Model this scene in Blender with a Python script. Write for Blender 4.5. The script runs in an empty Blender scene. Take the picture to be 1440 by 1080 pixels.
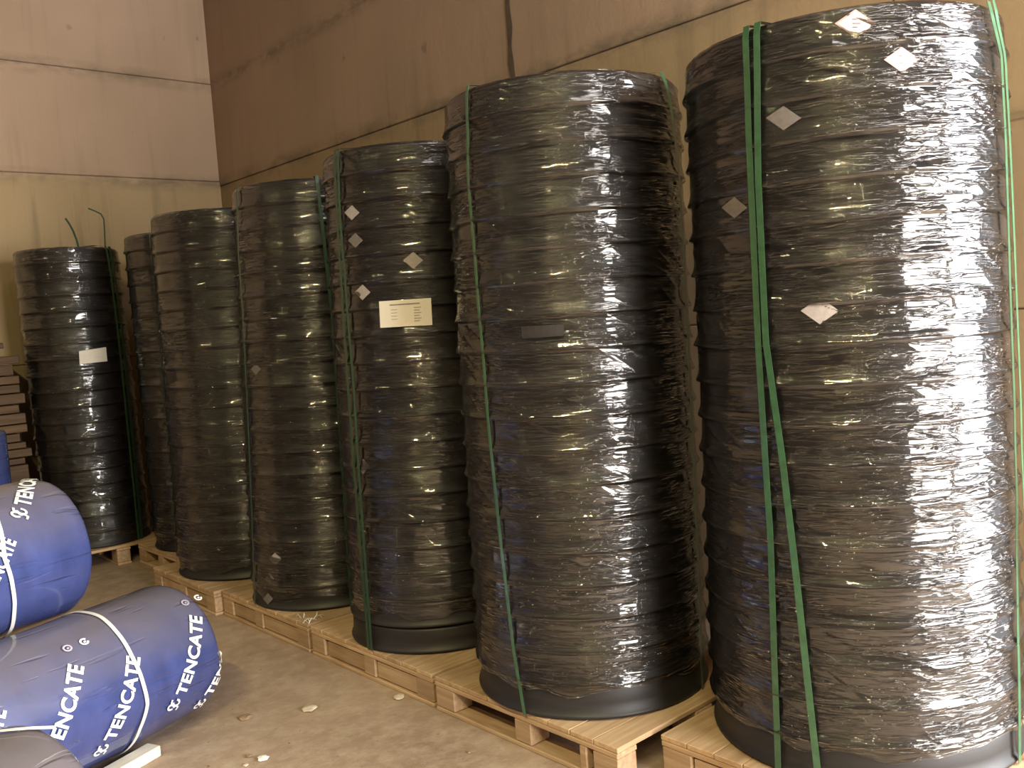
import bpy, bmesh, math, random
from math import sin, cos, pi, atan2, hypot, sqrt, radians
from mathutils import Vector, Matrix, noise

random.seed(7)
S = bpy.context.scene
COL = S.collection

# ------------------------------------------------------------------ camera
R0 = Vector((0.7410058, -0.66784167, -0.06998503))     # camera right
R1 = Vector((-0.09963219, -0.00627785, -0.99500453))   # camera down
R2 = Vector((0.66406613, 0.74427689, -0.07119046))     # camera forward
EYE = Vector((0.0, 0.0, 1.6))
F = 1300.0
cam = bpy.data.cameras.new('camera')
camo = bpy.data.objects.new('camera', cam)
COL.objects.link(camo)
m = Matrix((R0, -R1, -R2)).transposed().to_4x4()
m.translation = EYE
camo.matrix_world = m
cam.sensor_width = 36.0
cam.lens = F / 1440.0 * 36.0
cam.clip_start = 0.05
S.camera = camo

# ------------------------------------------------------------------ world and exposure
w = bpy.data.worlds.new('world')
S.world = w
w.use_nodes = True
w.node_tree.nodes['Background'].inputs[0].default_value = (0.85, 0.92, 1.0, 1)
w.node_tree.nodes['Background'].inputs[1].default_value = 1.0
S.view_settings.view_transform = 'Standard'
S.view_settings.look = 'None'
S.view_settings.gamma = 1
S.view_settings.use_curve_mapping = False
S.view_settings.exposure = 0.0
S.cycles.max_bounces = 10
S.cycles.transparent_max_bounces = 24
S.cycles.caustics_reflective = False
S.cycles.caustics_refractive = False
S.cycles.sample_clamp_indirect = 4.0

XE, YN, XW, YS, ZC = 3.75, 7.95, -9.0, -4.2, 6.4      # room faces


def area(name, loc, target, sx, sy, power, col):
    l = bpy.data.lights.new(name, 'AREA')
    l.shape = 'RECTANGLE'
    l.size, l.size_y, l.energy, l.color = sx, sy, power, col
    o = bpy.data.objects.new(name, l)
    COL.objects.link(o)
    o.location = loc
    d = Vector(target) - Vector(loc)
    o.rotation_euler = d.to_track_quat('-Z', 'Y').to_euler()
    return o


# daylight through the loading door in the south wall and the side door in the east wall
area('south_door_daylight', (2.15, YS + 0.10, 1.75), (2.15, 5, 1.75), 2.7, 3.3, 800, (1.0, 0.96, 0.92))
area('side_door_daylight', (XE - 0.03, -1.35, 1.7), (-5, -1.35, 1.7), 2.9, 3.2, 860, (0.97, 0.98, 1.0))
# added overhead light near the loading door, for crease glints on the film
area('added_roof_light', (2.0, -1.2, ZC - 0.06), (2.0, -1.2, 0), 1.3, 3.4, 80, (1.0, 0.98, 0.95))
LAMPS = [(-1.9, -0.6, 5.2, 2.4), (-1.9, -3.0, 5.2, 1.5), (-3.5, 4.2, 5.2, 2.4)]      # x, y, z, length

# ------------------------------------------------------------------ materials


def new_mat(name):
    mt = bpy.data.materials.new(name)
    mt.use_nodes = True
    nt = mt.node_tree
    nt.nodes.clear()
    return mt, nt


def N(nt, kind, **kw):
    n = nt.nodes.new(kind)
    for k, v in kw.items():
        if k.startswith('i_'):
            n.inputs[k[2:].replace('_', ' ')].default_value = v
        else:
            setattr(n, k, v)
    return n


def ramp(nt, fac, stops):
    r = nt.nodes.new('ShaderNodeValToRGB')
    e = r.color_ramp.elements
    while len(e) < len(stops):
        e.new(0.5)
    for i, (p, c) in enumerate(stops):
        e[i].position = p
        e[i].color = (*c, 1) if len(c) == 3 else c
    nt.links.new(fac, r.inputs[0])
    return r.outputs[0]


def principled(nt, **kw):
    p = nt.nodes.new('ShaderNodeBsdfPrincipled')
    for k, v in kw.items():
        p.inputs[k.replace('_', ' ')].default_value = v
    o = nt.nodes.new('ShaderNodeOutputMaterial')
    nt.links.new(p.outputs[0], o.inputs[0])
    return p


def noise_tex(nt, vec, scale, detail=4, rough=0.55, dist=0.0):
    n = nt.nodes.new('ShaderNodeTexNoise')
    n.inputs['Scale'].default_value = scale
    n.inputs['Detail'].default_value = detail
    n.inputs['Roughness'].default_value = rough
    n.inputs['Distortion'].default_value = dist
    if vec is not None:
        nt.links.new(vec, n.inputs['Vector'])
    return n.outputs[0]


def mapping(nt, src, scale=(1, 1, 1), rot=(0, 0, 0), loc=(0, 0, 0)):
    mp = nt.nodes.new('ShaderNodeMapping')
    mp.inputs['Scale'].default_value = scale
    mp.inputs['Rotation'].default_value = rot
    mp.inputs['Location'].default_value = loc
    nt.links.new(src, mp.inputs['Vector'])
    return mp.outputs[0]


def mixc(nt, fac, a, b, mode='MIX'):
    mx = nt.nodes.new('ShaderNodeMix')
    mx.data_type = 'RGBA'
    mx.blend_type = mode
    for s, v in ((0, fac), (6, a), (7, b)):
        if isinstance(v, (int, float)):
            mx.inputs[s].default_value = v
        elif isinstance(v, tuple):
            mx.inputs[s].default_value = (*v, 1)
        else:
            nt.links.new(v, mx.inputs[s])
    return mx.outputs[2]


def bump(nt, h, strength, dist, normal=None):
    b = nt.nodes.new('ShaderNodeBump')
    b.inputs['Strength'].default_value = strength
    b.inputs['Distance'].default_value = dist
    nt.links.new(h, b.inputs['Height'])
    if normal is not None:
        nt.links.new(normal, b.inputs['Normal'])
    return b.outputs[0]


def texco(nt, which='Object'):
    return nt.nodes.new('ShaderNodeTexCoord').outputs[which]


def geo_pos(nt):
    return nt.nodes.new('ShaderNodeNewGeometry').outputs['Position']


def mat_concrete(name, c_hi, c_lo, c_stain, streak):
    mt, nt = new_mat(name)
    p = principled(nt, Roughness=0.92)
    pos = geo_pos(nt)
    big = noise_tex(nt, pos, 0.9, 3)
    base = ramp(nt, big, [(0.3, c_lo), (0.7, c_hi)])
    st = noise_tex(nt, mapping(nt, pos, (5.5, 5.5, 0.35)), 1.6, 5, 0.6)
    stm = ramp(nt, st, [(0.53, (0, 0, 0)), (0.68, (1, 1, 1))])
    # stains are strongest below the upper joint, weaker above
    sz = nt.nodes.new('ShaderNodeSeparateXYZ')
    nt.links.new(pos, sz.inputs[0])
    low = ramp(nt, sz.outputs[2], [(0.0, (1, 1, 1)), (1.0, (1, 1, 1))])
    mr = nt.nodes.new('ShaderNodeMapRange')
    nt.links.new(sz.outputs[2], mr.inputs[0])
    mr.inputs[1].default_value, mr.inputs[2].default_value = 2.6, 3.4
    mr.inputs[3].default_value, mr.inputs[4].default_value = streak, streak * 0.35
    mul = N(nt, 'ShaderNodeMath', operation='MULTIPLY')
    nt.links.new(stm, mul.inputs[0])
    nt.links.new(mr.outputs[0], mul.inputs[1])
    c1 = mixc(nt, mul.outputs[0], base, c_stain)
    # greenish damp tone low on the wall
    mr2 = nt.nodes.new('ShaderNodeMapRange')
    nt.links.new(sz.outputs[2], mr2.inputs[0])
    mr2.inputs[1].default_value, mr2.inputs[2].default_value = 2.94, 3.02
    mr2.inputs[3].default_value, mr2.inputs[4].default_value = 0.75, 0.0
    c2 = mixc(nt, mr2.outputs[0], c1, (0.92, 0.96, 0.72), 'MULTIPLY')
    spots = ramp(nt, noise_tex(nt, mapping(nt, pos, (1, 1, 0.7)), 7, 2), [(0.72, (0, 0, 0)), (0.78, (1, 1, 1))])
    sm = N(nt, 'ShaderNodeMath', operation='MULTIPLY')
    nt.links.new(spots, sm.inputs[0])
    sm.inputs[1].default_value = 0.5
    c3 = mixc(nt, sm.outputs[0], c2, c_stain)
    for zj in (2.97, 3.85):
        sb = N(nt, 'ShaderNodeMath', operation='SUBTRACT')
        nt.links.new(sz.outputs[2], sb.inputs[0])
        sb.inputs[1].default_value = zj
        ab = N(nt, 'ShaderNodeMath', operation='ABSOLUTE')
        nt.links.new(sb.outputs[0], ab.inputs[0])
        mz = nt.nodes.new('ShaderNodeMapRange')
        nt.links.new(ab.outputs[0], mz.inputs[0])
        mz.inputs[1].default_value, mz.inputs[2].default_value = 0.0, 0.09
        mz.inputs[3].default_value, mz.inputs[4].default_value = 0.85, 0.0
        pt = ramp(nt, noise_tex(nt, mapping(nt, pos, (1, 1, 2), (0, 0, 0), (0, 0, zj)), 3.2, 5, 0.7), [(0.40, (0, 0, 0)), (0.62, (1, 1, 1))])
        mm = N(nt, 'ShaderNodeMath', operation='MULTIPLY')
        nt.links.new(mz.outputs[0], mm.inputs[0])
        nt.links.new(pt, mm.inputs[1])
        c3 = mixc(nt, mm.outputs[0], c3, c_stain)
    nt.links.new(c3, p.inputs['Base Color'])
    nt.links.new(bump(nt, noise_tex(nt, pos, 14, 6, 0.65), 0.25, 0.01), p.inputs['Normal'])
    return mt


M = {}
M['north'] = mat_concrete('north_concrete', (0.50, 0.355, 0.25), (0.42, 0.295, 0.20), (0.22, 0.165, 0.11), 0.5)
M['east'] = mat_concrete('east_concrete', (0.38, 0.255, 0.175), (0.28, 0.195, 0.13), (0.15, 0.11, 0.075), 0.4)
M['joint'] = mat_concrete('joint_mortar', (0.30, 0.21, 0.145), (0.18, 0.125, 0.085), (0.08, 0.06, 0.04), 0.3)


def mat_floor():
    mt, nt = new_mat('dusty_floor')
    p = principled(nt, Roughness=0.85)
    pos = geo_pos(nt)
    a = ramp(nt, noise_tex(nt, pos, 1.3, 5, 0.6), [(0.3, (0.27, 0.185, 0.12)), (0.7, (0.42, 0.305, 0.21))])
    b = ramp(nt, noise_tex(nt, pos, 9, 5, 0.7), [(0.42, (0, 0, 0)), (0.8, (1, 1, 1))])
    c = mixc(nt, b, a, (0.50, 0.39, 0.28))
    d = ramp(nt, noise_tex(nt, pos, 30, 3, 0.7), [(0.66, (0, 0, 0)), (0.74, (1, 1, 1))])
    c = mixc(nt, d, c, (0.12, 0.08, 0.05))
    nt.links.new(c, p.inputs['Base Color'])
    nt.links.new(bump(nt, noise_tex(nt, pos, 22, 6, 0.7), 0.35, 0.012), p.inputs['Normal'])
    return mt


M['floor'] = mat_floor()


def mat_wood(name, c1, c2, c3, axis=1):
    mt, nt = new_mat(name)
    p = principled(nt, Roughness=0.72)
    co = texco(nt)
    sc = [14, 14, 14]
    sc[axis] = 0.9
    g = noise_tex(nt, mapping(nt, co, tuple(sc)), 3, 5, 0.6, 0.4)
    c = ramp(nt, g, [(0.3, c1), (0.55, c2), (0.75, c3)])
    inf = nt.nodes.new('ShaderNodeObjectInfo')
    v = ramp(nt, inf.outputs['Random'], [(0, (0.82, 0.80, 0.78)), (1, (1.12, 1.12, 1.12))])
    c = mixc(nt, 1.0, c, v, 'MULTIPLY')
    blot = ramp(nt, noise_tex(nt, co, 3.0, 3), [(0.5, (1, 1, 1)), (0.75, (0.72, 0.60, 0.48))])
    c = mixc(nt, 1.0, c, blot, 'MULTIPLY')
    nt.links.new(c, p.inputs['Base Color'])
    nt.links.new(bump(nt, g, 0.25, 0.004), p.inputs['Normal'])
    return mt


M['pallet'] = mat_wood('pallet_wood', (0.42, 0.27, 0.15), (0.56, 0.39, 0.24), (0.64, 0.47, 0.31))
M['pallet_x'] = mat_wood('pallet_wood_cross', (0.42, 0.27, 0.15), (0.54, 0.37, 0.22), (0.62, 0.45, 0.29), 0)
M['block'] = mat_wood('block_wood', (0.36, 0.24, 0.14), (0.48, 0.33, 0.21), (0.58, 0.43, 0.29), 1)
M['brown'] = mat_wood('brown_board', (0.065, 0.036, 0.016), (0.11, 0.062, 0.028), (0.16, 0.095, 0.045), 0)
M['pale'] = mat_wood('pale_wood', (0.70, 0.66, 0.56), (0.80, 0.77, 0.68), (0.86, 0.83, 0.75), 0)


def mat_ring():
    mt, nt = new_mat('black_plastic')
    p = principled(nt, Roughness=0.5)
    co = texco(nt)
    n = noise_tex(nt, mapping(nt, co, (1, 1, 9)), 4, 4, 0.6)
    inf = nt.nodes.new('ShaderNodeObjectInfo')
    c = ramp(nt, n, [(0.3, (0.009, 0.008, 0.0085)), (0.75, (0.020, 0.0175, 0.017))])
    v = ramp(nt, inf.outputs['Random'], [(0, (0.75, 0.75, 0.8)), (0.5, (1.0, 0.98, 0.95)), (1, (1.35, 1.2, 1.15))])
    nt.links.new(mixc(nt, 1.0, c, v, 'MULTIPLY'), p.inputs['Base Color'])
    return mt


M['ring'] = mat_ring()


def mat_film(name, haze, hazecol, tint, streak=1.0, seed=0.0):
    """clear stretch film: thin dielectric with diagonal pull marks and crinkles"""
    mt, nt = new_mat(name)
    uv = texco(nt, 'UV')
    out = nt.nodes.new('ShaderNodeOutputMaterial')
    # long diagonal pull marks
    s1 = noise_tex(nt, mapping(nt, uv, (6, 95, 1), (0, 0, radians(32)), (seed, seed, 0)), 1.0, 2, 0.5)
    s1 = ramp(nt, s1, [(0.52, (0, 0, 0)), (0.62, (1, 1, 1)), (0.70, (0.15, 0.15, 0.15))])
    s2 = noise_tex(nt, mapping(nt, uv, (7, 85, 1), (0, 0, radians(-14)), (seed + 4, 0, 0)), 1.0, 2, 0.5)
    s2 = ramp(nt, s2, [(0.55, (0, 0, 0)), (0.64, (1, 1, 1)), (0.72, (0.1, 0.1, 0.1))])
    s3 = noise_tex(nt, mapping(nt, uv, (1, 1.6, 1), (0, 0, 0), (seed, 3, 0)), 26, 4, 0.6, 0.6)
    msk = ramp(nt, noise_tex(nt, mapping(nt, uv, (1, 2, 1), (0, 0, 0), (seed, 9, 0)), 3.2, 2), [(0.40, (0.1, 0.1, 0.1)), (0.62, (1, 1, 1))])
    a = mixc(nt, 1.0, s1, msk, 'MULTIPLY')
    b = mixc(nt, 1.0, s2, msk, 'MULTIPLY')
    n1 = bump(nt, a, 1.0 * streak, 0.009)
    n2 = bump(nt, b, 0.8 * streak, 0.005, n1)
    s4 = noise_tex(nt, mapping(nt, uv, (8, 60, 1), (0, 0, radians(52)), (seed + 2, 5, 0)), 1.0, 2, 0.5)
    s4 = ramp(nt, s4, [(0.56, (0, 0, 0)), (0.64, (1, 1, 1)), (0.72, (0.1, 0.1, 0.1))])
    n2 = bump(nt, mixc(nt, 1.0, s4, msk, 'MULTIPLY'), 0.8 * streak, 0.006, n2)
    n3 = bump(nt, s3, 0.10 * streak, 0.006, n2)
    fr = nt.nodes.new('ShaderNodeFresnel')
    fr.inputs['IOR'].default_value = 1.8
    nt.links.new(n3, fr.inputs['Normal'])
    gl = nt.nodes.new('ShaderNodeBsdfGlossy')
    gl.inputs['Roughness'].default_value = 0.075
    gl.inputs['Color'].default_value = (1, 1, 1, 1)
    nt.links.new(n3, gl.inputs['Normal'])
    tr = nt.nodes.new('ShaderNodeBsdfTransparent')
    tr.inputs['Color'].default_value = (*tint, 1)
    df = nt.nodes.new('ShaderNodeBsdfDiffuse')
    df.inputs['Color'].default_value = (*hazecol, 1)
    hz = ramp(nt, noise_tex(nt, mapping(nt, uv, (1.2, 6, 1)), 2.2, 4, 0.6), [(0.3, (haze * 0.45,) * 3), (0.75, (haze * 1.5,) * 3)])
    m1 = nt.nodes.new('ShaderNodeMixShader')
    nt.links.new(hz, m1.inputs[0])
    nt.links.new(tr.outputs[0], m1.inputs[1])
    nt.links.new(df.outputs[0], m1.inputs[2])
    m2 = nt.nodes.new('ShaderNodeMixShader')
    nt.links.new(fr.outputs[0], m2.inputs[0])
    nt.links.new(m1.outputs[0], m2.inputs[1])
    nt.links.new(gl.outputs[0], m2.inputs[2])
    nt.links.new(m2.outputs[0], out.inputs[0])
    return mt


M['film'] = mat_film('stretch_film', 0.014, (0.55, 0.47, 0.45), (0.93, 0.93, 0.92))


def mat_plain(name, col, rough=0.5, var=0.12, scale=12, coat=0.0):
    mt, nt = new_mat(name)
    p = principled(nt, Roughness=rough)
    p.inputs['Coat Weight'].default_value = coat
    n = noise_tex(nt, texco(nt), scale, 4)
    lo = tuple(c * (1 - var) for c in col)
    hi = tuple(min(1, c * (1 + var)) for c in col)
    nt.links.new(ramp(nt, n, [(0.3, lo), (0.7, hi)]), p.inputs['Base Color'])
    return mt


M['strap'] = mat_plain('green_strap', (0.038, 0.105, 0.050), 0.34, 0.2, 30, 0.3)
M['strap_dark'] = mat_plain('dark_green_strap', (0.02, 0.06, 0.035), 0.4, 0.2, 30, 0.2)
M['white_strap'] = mat_plain('white_strap', (0.72, 0.70, 0.66), 0.5, 0.05)
M['ink'] = mat_plain('white_ink', (0.86, 0.88, 0.88), 0.45, 0.03)
M['faint_ink'] = mat_plain('faint_ink', (0.42, 0.38, 0.48), 0.5, 0.1)
M['paper'] = mat_plain('white_paper', (0.80, 0.74, 0.66), 0.7, 0.03, 6)
M['print'] = mat_plain('grey_print', (0.30, 0.27, 0.25), 0.7, 0.05)
M['diamond'] = mat_plain('pale_label', (0.34, 0.30, 0.29), 0.6, 0.10, 60)
M['diamond_dim'] = mat_plain('dim_label', (0.15, 0.13, 0.125), 0.6, 0.15, 60)  # darker label tone, also used for print lines
M['diamond_lit'] = mat_plain('lit_label', (0.66, 0.55, 0.53), 0.6, 0.08, 60)  # same label, its brightness from falling light put into the colour
M['diamond_edge'] = mat_plain('pink_border', (0.55, 0.32, 0.30), 0.6, 0.10, 60)
M['core'] = mat_plain('cardboard_core', (0.30, 0.20, 0.12), 0.8, 0.1)
M['fabric_end'] = mat_plain('roll_end_layers', (0.10, 0.10, 0.12), 0.8, 0.3, 90)
M['scrap'] = mat_plain('pale_scrap', (0.62, 0.52, 0.40), 0.7, 0.2, 30)
M['crack'] = mat_plain('dark_crack', (0.085, 0.058, 0.036), 0.9, 0.2)
M['dark_wall'] = mat_plain('dark_hall_wall', (0.075, 0.065, 0.055), 0.9, 0.2, 3)  # unseen hall walls, toned dark to dim their reflection in the film
M['steel'] = mat_plain('painted_steel', (0.09, 0.085, 0.08), 0.5, 0.1)


def mat_roll(name, blue, top_sheen, sheen_amt):
    mt, nt = new_mat(name)
    p = principled(nt, Roughness=0.33)
    p.inputs['Coat Weight'].default_value = 0.8
    p.inputs['Coat Roughness'].default_value = 0.06
    uv = texco(nt, 'UV')
    n = noise_tex(nt, mapping(nt, uv, (3, 1.2, 1)), 3, 4, 0.6)
    c = ramp(nt, n, [(0.3, tuple(v * 0.8 for v in blue)), (0.7, tuple(v * 1.25 for v in blue))])
    # grey reflected sheen of the upper side, painted into the colour
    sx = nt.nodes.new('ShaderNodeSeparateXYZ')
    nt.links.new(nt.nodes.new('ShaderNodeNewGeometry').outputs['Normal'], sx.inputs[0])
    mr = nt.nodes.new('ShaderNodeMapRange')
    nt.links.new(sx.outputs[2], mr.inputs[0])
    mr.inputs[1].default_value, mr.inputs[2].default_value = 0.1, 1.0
    mr.inputs[3].default_value, mr.inputs[4].default_value = 0.0, sheen_amt
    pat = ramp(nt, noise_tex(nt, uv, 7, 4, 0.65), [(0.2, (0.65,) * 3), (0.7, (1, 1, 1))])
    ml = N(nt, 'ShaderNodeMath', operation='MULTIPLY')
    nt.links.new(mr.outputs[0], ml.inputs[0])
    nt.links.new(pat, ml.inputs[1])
    nt.links.new(mixc(nt, ml.outputs[0], c, top_sheen), p.inputs['Base Color'])
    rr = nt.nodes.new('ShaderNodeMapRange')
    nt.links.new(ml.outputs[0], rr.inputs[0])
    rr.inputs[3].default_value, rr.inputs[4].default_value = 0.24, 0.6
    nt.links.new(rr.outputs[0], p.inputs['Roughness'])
    a = noise_tex(nt, mapping(nt, uv, (2, 15, 1), (0, 0, radians(24))), 1.0, 3, 0.5, 0.3)
    b = noise_tex(nt, mapping(nt, uv, (30, 3, 1), (0, 0, radians(12))), 1.0, 2, 0.5)
    n1 = bump(nt, ramp(nt, a, [(0.58, (0, 0, 0)), (0.66, (1, 1, 1))]), 0.6, 0.011)
    n2 = bump(nt, b, 0.10, 0.004, n1)
    nt.links.new(n2, p.inputs['Normal'])
    nt.links.new(n2, p.inputs['Coat Normal'])
    return mt


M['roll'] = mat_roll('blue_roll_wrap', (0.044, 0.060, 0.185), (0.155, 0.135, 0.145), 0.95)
M['roll_grey'] = mat_roll('grey_roll_wrap', (0.085, 0.076, 0.095), (0.115, 0.098, 0.10), 0.95)


def mat_emit(name, col, st):
    mt, nt = new_mat(name)
    e = nt.nodes.new('ShaderNodeEmission')
    e.inputs[0].default_value = (*col, 1)
    e.inputs[1].default_value = st
    nt.links.new(e.outputs[0], nt.nodes.new('ShaderNodeOutputMaterial').inputs[0])
    return mt


# ------------------------------------------------------------------ mesh helpers


def link(name, me, mat=None, parent=None, loc=None, smooth=False):
    o = bpy.data.objects.new(name, me)
    COL.objects.link(o)
    if mat is not None and not me.materials:
        me.materials.append(mat)
    if parent is not None:
        o.parent = parent
    if loc is not None:
        o.location = loc
    if smooth:
        for p in me.polygons:
            p.use_smooth = True
    return o


def mesh(name, verts, faces, uvs=None):
    me = bpy.data.meshes.new(name)
    me.from_pydata([tuple(v) for v in verts], [], faces)
    if uvs is not None:
        ul = me.uv_layers.new(name='UVMap')
        for l in me.loops:
            ul.data[l.index].uv = uvs[l.vertex_index]
    me.update()
    return me


def box_bm(bm, x0, x1, y0, y1, z0, z1, bev=0.0, jit=0.0):
    r = bmesh.ops.create_cube(bm, size=1.0)
    vs = r['verts']
    for v in vs:
        v.co = Vector((x0 if v.co.x < 0 else x1, y0 if v.co.y < 0 else y1, z0 if v.co.z < 0 else z1))
        if jit:
            v.co += Vector([random.uniform(-jit, jit) for _ in range(3)])
    if bev:
        es = list({e for v in vs for e in v.link_edges})
        bmesh.ops.bevel(bm, geom=es, offset=bev, segments=1, affect='EDGES')


def box(name, x0, x1, y0, y1, z0, z1, mat, parent=None, bev=0.003, jit=0.0):
    bm = bmesh.new()
    box_bm(bm, x0, x1, y0, y1, z0, z1, bev, jit)
    me = bpy.data.meshes.new(name)
    bm.to_mesh(me)
    bm.free()
    return link(name, me, mat, parent)


def empty(name, loc, label=None, cat=None, group=None, rz=0.0):
    o = bpy.data.objects.new(name, None)
    o.empty_display_size = 0.1
    COL.objects.link(o)
    o.location = loc
    o.rotation_euler = (0, 0, rz)
    tag(o, label, cat, group)
    return o


def tag(o, label=None, cat=None, group=None, kind=None):
    for k, v in (('label', label), ('category', cat), ('group', group), ('kind', kind)):
        if v:
            o[k] = v


def lathe(profile, seg, cap=False):
    """profile of (r, z), closed ring if first == last"""
    vs, fs = [], []
    n = len(profile)
    for (r, z) in profile:
        for i in range(seg):
            a = 2 * pi * i / seg
            vs.append((r * cos(a), r * sin(a), z))
    for j in range(n - 1):
        for i in range(seg):
            k = (i + 1) % seg
            fs.append((j * seg + i, j * seg + k, (j + 1) * seg + k, (j + 1) * seg + i))
    return vs, fs


def ray(x, y):
    return (R0 * (x - 720) + R1 * (y - 540) + R2 * F).normalized()


# ------------------------------------------------------------------ room shell
def struct(o):
    o['kind'] = 'structure'
    return o


floor = struct(box('floor', XW, XE + 0.3, YS - 0.3, YN + 0.3, -0.12, 0.0, M['floor'], bev=0))


def panel_wall(name, along, plane, lo, hi, out, courses, splits, mat):
    """backing slab plus separate concrete panels whose joints are recessed"""
    if along == 'x':
        wall = box(name, lo, hi + 0.3, plane + 0.014, plane + 0.25, 0, ZC, M['joint'], bev=0)
    else:
        wall = box(name, plane + 0.014, plane + 0.25, lo, hi + 0.28, 0, ZC, M['joint'], bev=0)
    struct(wall)
    g = 0.003
    for ci in range(len(courses) - 1):
        z0, z1 = courses[ci] + g, courses[ci + 1] - g
        sp = [lo] + splits[ci] + [hi + 0.009]
        for a, b in zip(sp[:-1], sp[1:]):
            d = random.uniform(-0.004, 0.004)
            if along == 'x':
                p = box('concrete_panel', a + g, b - g, plane + d, plane + 0.03, z0, z1, mat, wall, 0.005)
            else:
                p = box('concrete_panel', plane + d, plane + 0.03, a + g, b - g, z0, z1, mat, wall, 0.005)
    return wall


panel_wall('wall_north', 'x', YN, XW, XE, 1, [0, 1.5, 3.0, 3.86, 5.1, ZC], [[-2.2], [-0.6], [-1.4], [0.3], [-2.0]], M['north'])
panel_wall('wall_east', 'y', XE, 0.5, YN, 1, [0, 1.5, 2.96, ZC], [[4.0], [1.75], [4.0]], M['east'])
# lower lintel joint close to the side door: an extra panel course at 2.2 m
struct(box('trim_1', XE - 0.012, XE, 0.5, 1.74, 2.20, 2.22, M['joint'], bev=0))
# east wall on the other side of the side door, and above it
struct(box('wall_east_end', XE, XE + 0.25, YS, -2.85, 0, ZC, M['east'], bev=0))
struct(box('wall_east_lintel', XE, XE + 0.25, -2.85, 0.5, 3.4, ZC, M['east'], bev=0))
struct(box('wall_south', XW, 0.75, YS - 0.25, YS, 0, ZC, M['dark_wall'], bev=0))
struct(box('wall_south_end', 3.55, XE, YS - 0.25, YS, 0, ZC, M['dark_wall'], bev=0))
struct(box('wall_south_lintel', 0.75, 3.55, YS - 0.25, YS, 3.5, ZC, M['dark_wall'], bev=0))
struct(box('wall_west', XW - 0.25, XW, YS, YN, 0, ZC, M['dark_wall'], bev=0))
struct(box('ceiling', XW, XE + 0.3, YS - 0.3, YN + 0.3, ZC, ZC + 0.15, M['steel'], bev=0))
struct(box('added_roof_panel_1', 1.3, 2.7, -2.95, 0.55, ZC - 0.045, ZC - 0.005, M['paper'], bev=0.004))  # unseen panel added above the overhead glint light
# vertical crack line in the mortar of the east wall above the joint at y = 4
pts = []
ck = []
for i in range(26):
    z = 2.97 + i * 0.10
    ck.append((XE - 0.004, 4.0 + 0.025 * noise.noise(Vector((0, 0, z * 4))), z))
vs, fs = [], []
for i, (x, y, z) in enumerate(ck):
    wd = 0.014 + 0.016 * abs(noise.noise(Vector((5, 0, z * 6))))
    vs += [(x - 0.003, y - wd, z), (x - 0.003, y + wd, z), (x + 0.006, y + wd, z), (x + 0.006, y - wd, z)]
    if i:
        a, b = (i - 1) * 4, i * 4
        for q in range(4):
            fs.append((a + q, a + (q + 1) % 4, b + (q + 1) % 4, b + q))
struct(link('trim_2', mesh('trim_2', vs, fs), M['crack']))

# ------------------------------------------------------------------ high bay lamps (outside the view)
for i, (lx, ly, lz, ll) in enumerate(LAMPS):
    t = empty('strip_lamp', (lx, ly, lz), 'warm strip lamp hanging from the ceiling, %s' % ('nearest the stacks', 'near the loading door', 'over the back of the hall')[i], 'lamp', 'hanging warehouse lamps')
    h_ = ll / 2
    vs = [(x, y, z) for y in (-h_ - 0.05, h_ + 0.05) for (x, z) in ((-0.17, 0.0), (-0.09, 0.10), (0.09, 0.10), (0.17, 0.0), (0.16, 0.0), (0.085, 0.09), (-0.085, 0.09), (-0.16, 0.0))]
    fs = [(e, (e + 1) % 8, 8 + (e + 1) % 8, 8 + e) for e in range(8)] + [tuple(range(8)), tuple(range(15, 7, -1))]
    link('reflector', mesh('reflector', vs, fs), M['steel'], t)
    for yy in (-h_ * 0.7, h_ * 0.7):
        vs, fs = lathe([(0.006, 0.10), (0.006, ZC - lz)], 8)
        link('rod', mesh('rod', vs, fs), M['steel'], t, loc=(0, yy, 0))
    l = bpy.data.lights.new('lamp_light', 'AREA')
    l.shape = 'RECTANGLE'
    l.size, l.size_y = 0.09, ll
    l.energy = (320, 150, 80)[i]
    l.color = (1.0, 0.86, 0.45)
    lo = bpy.data.objects.new('lamp_light', l)
    COL.objects.link(lo)
    lo.parent = t
    lo.location = (0, 0, 0.01)

# ------------------------------------------------------------------ pallets


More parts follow.
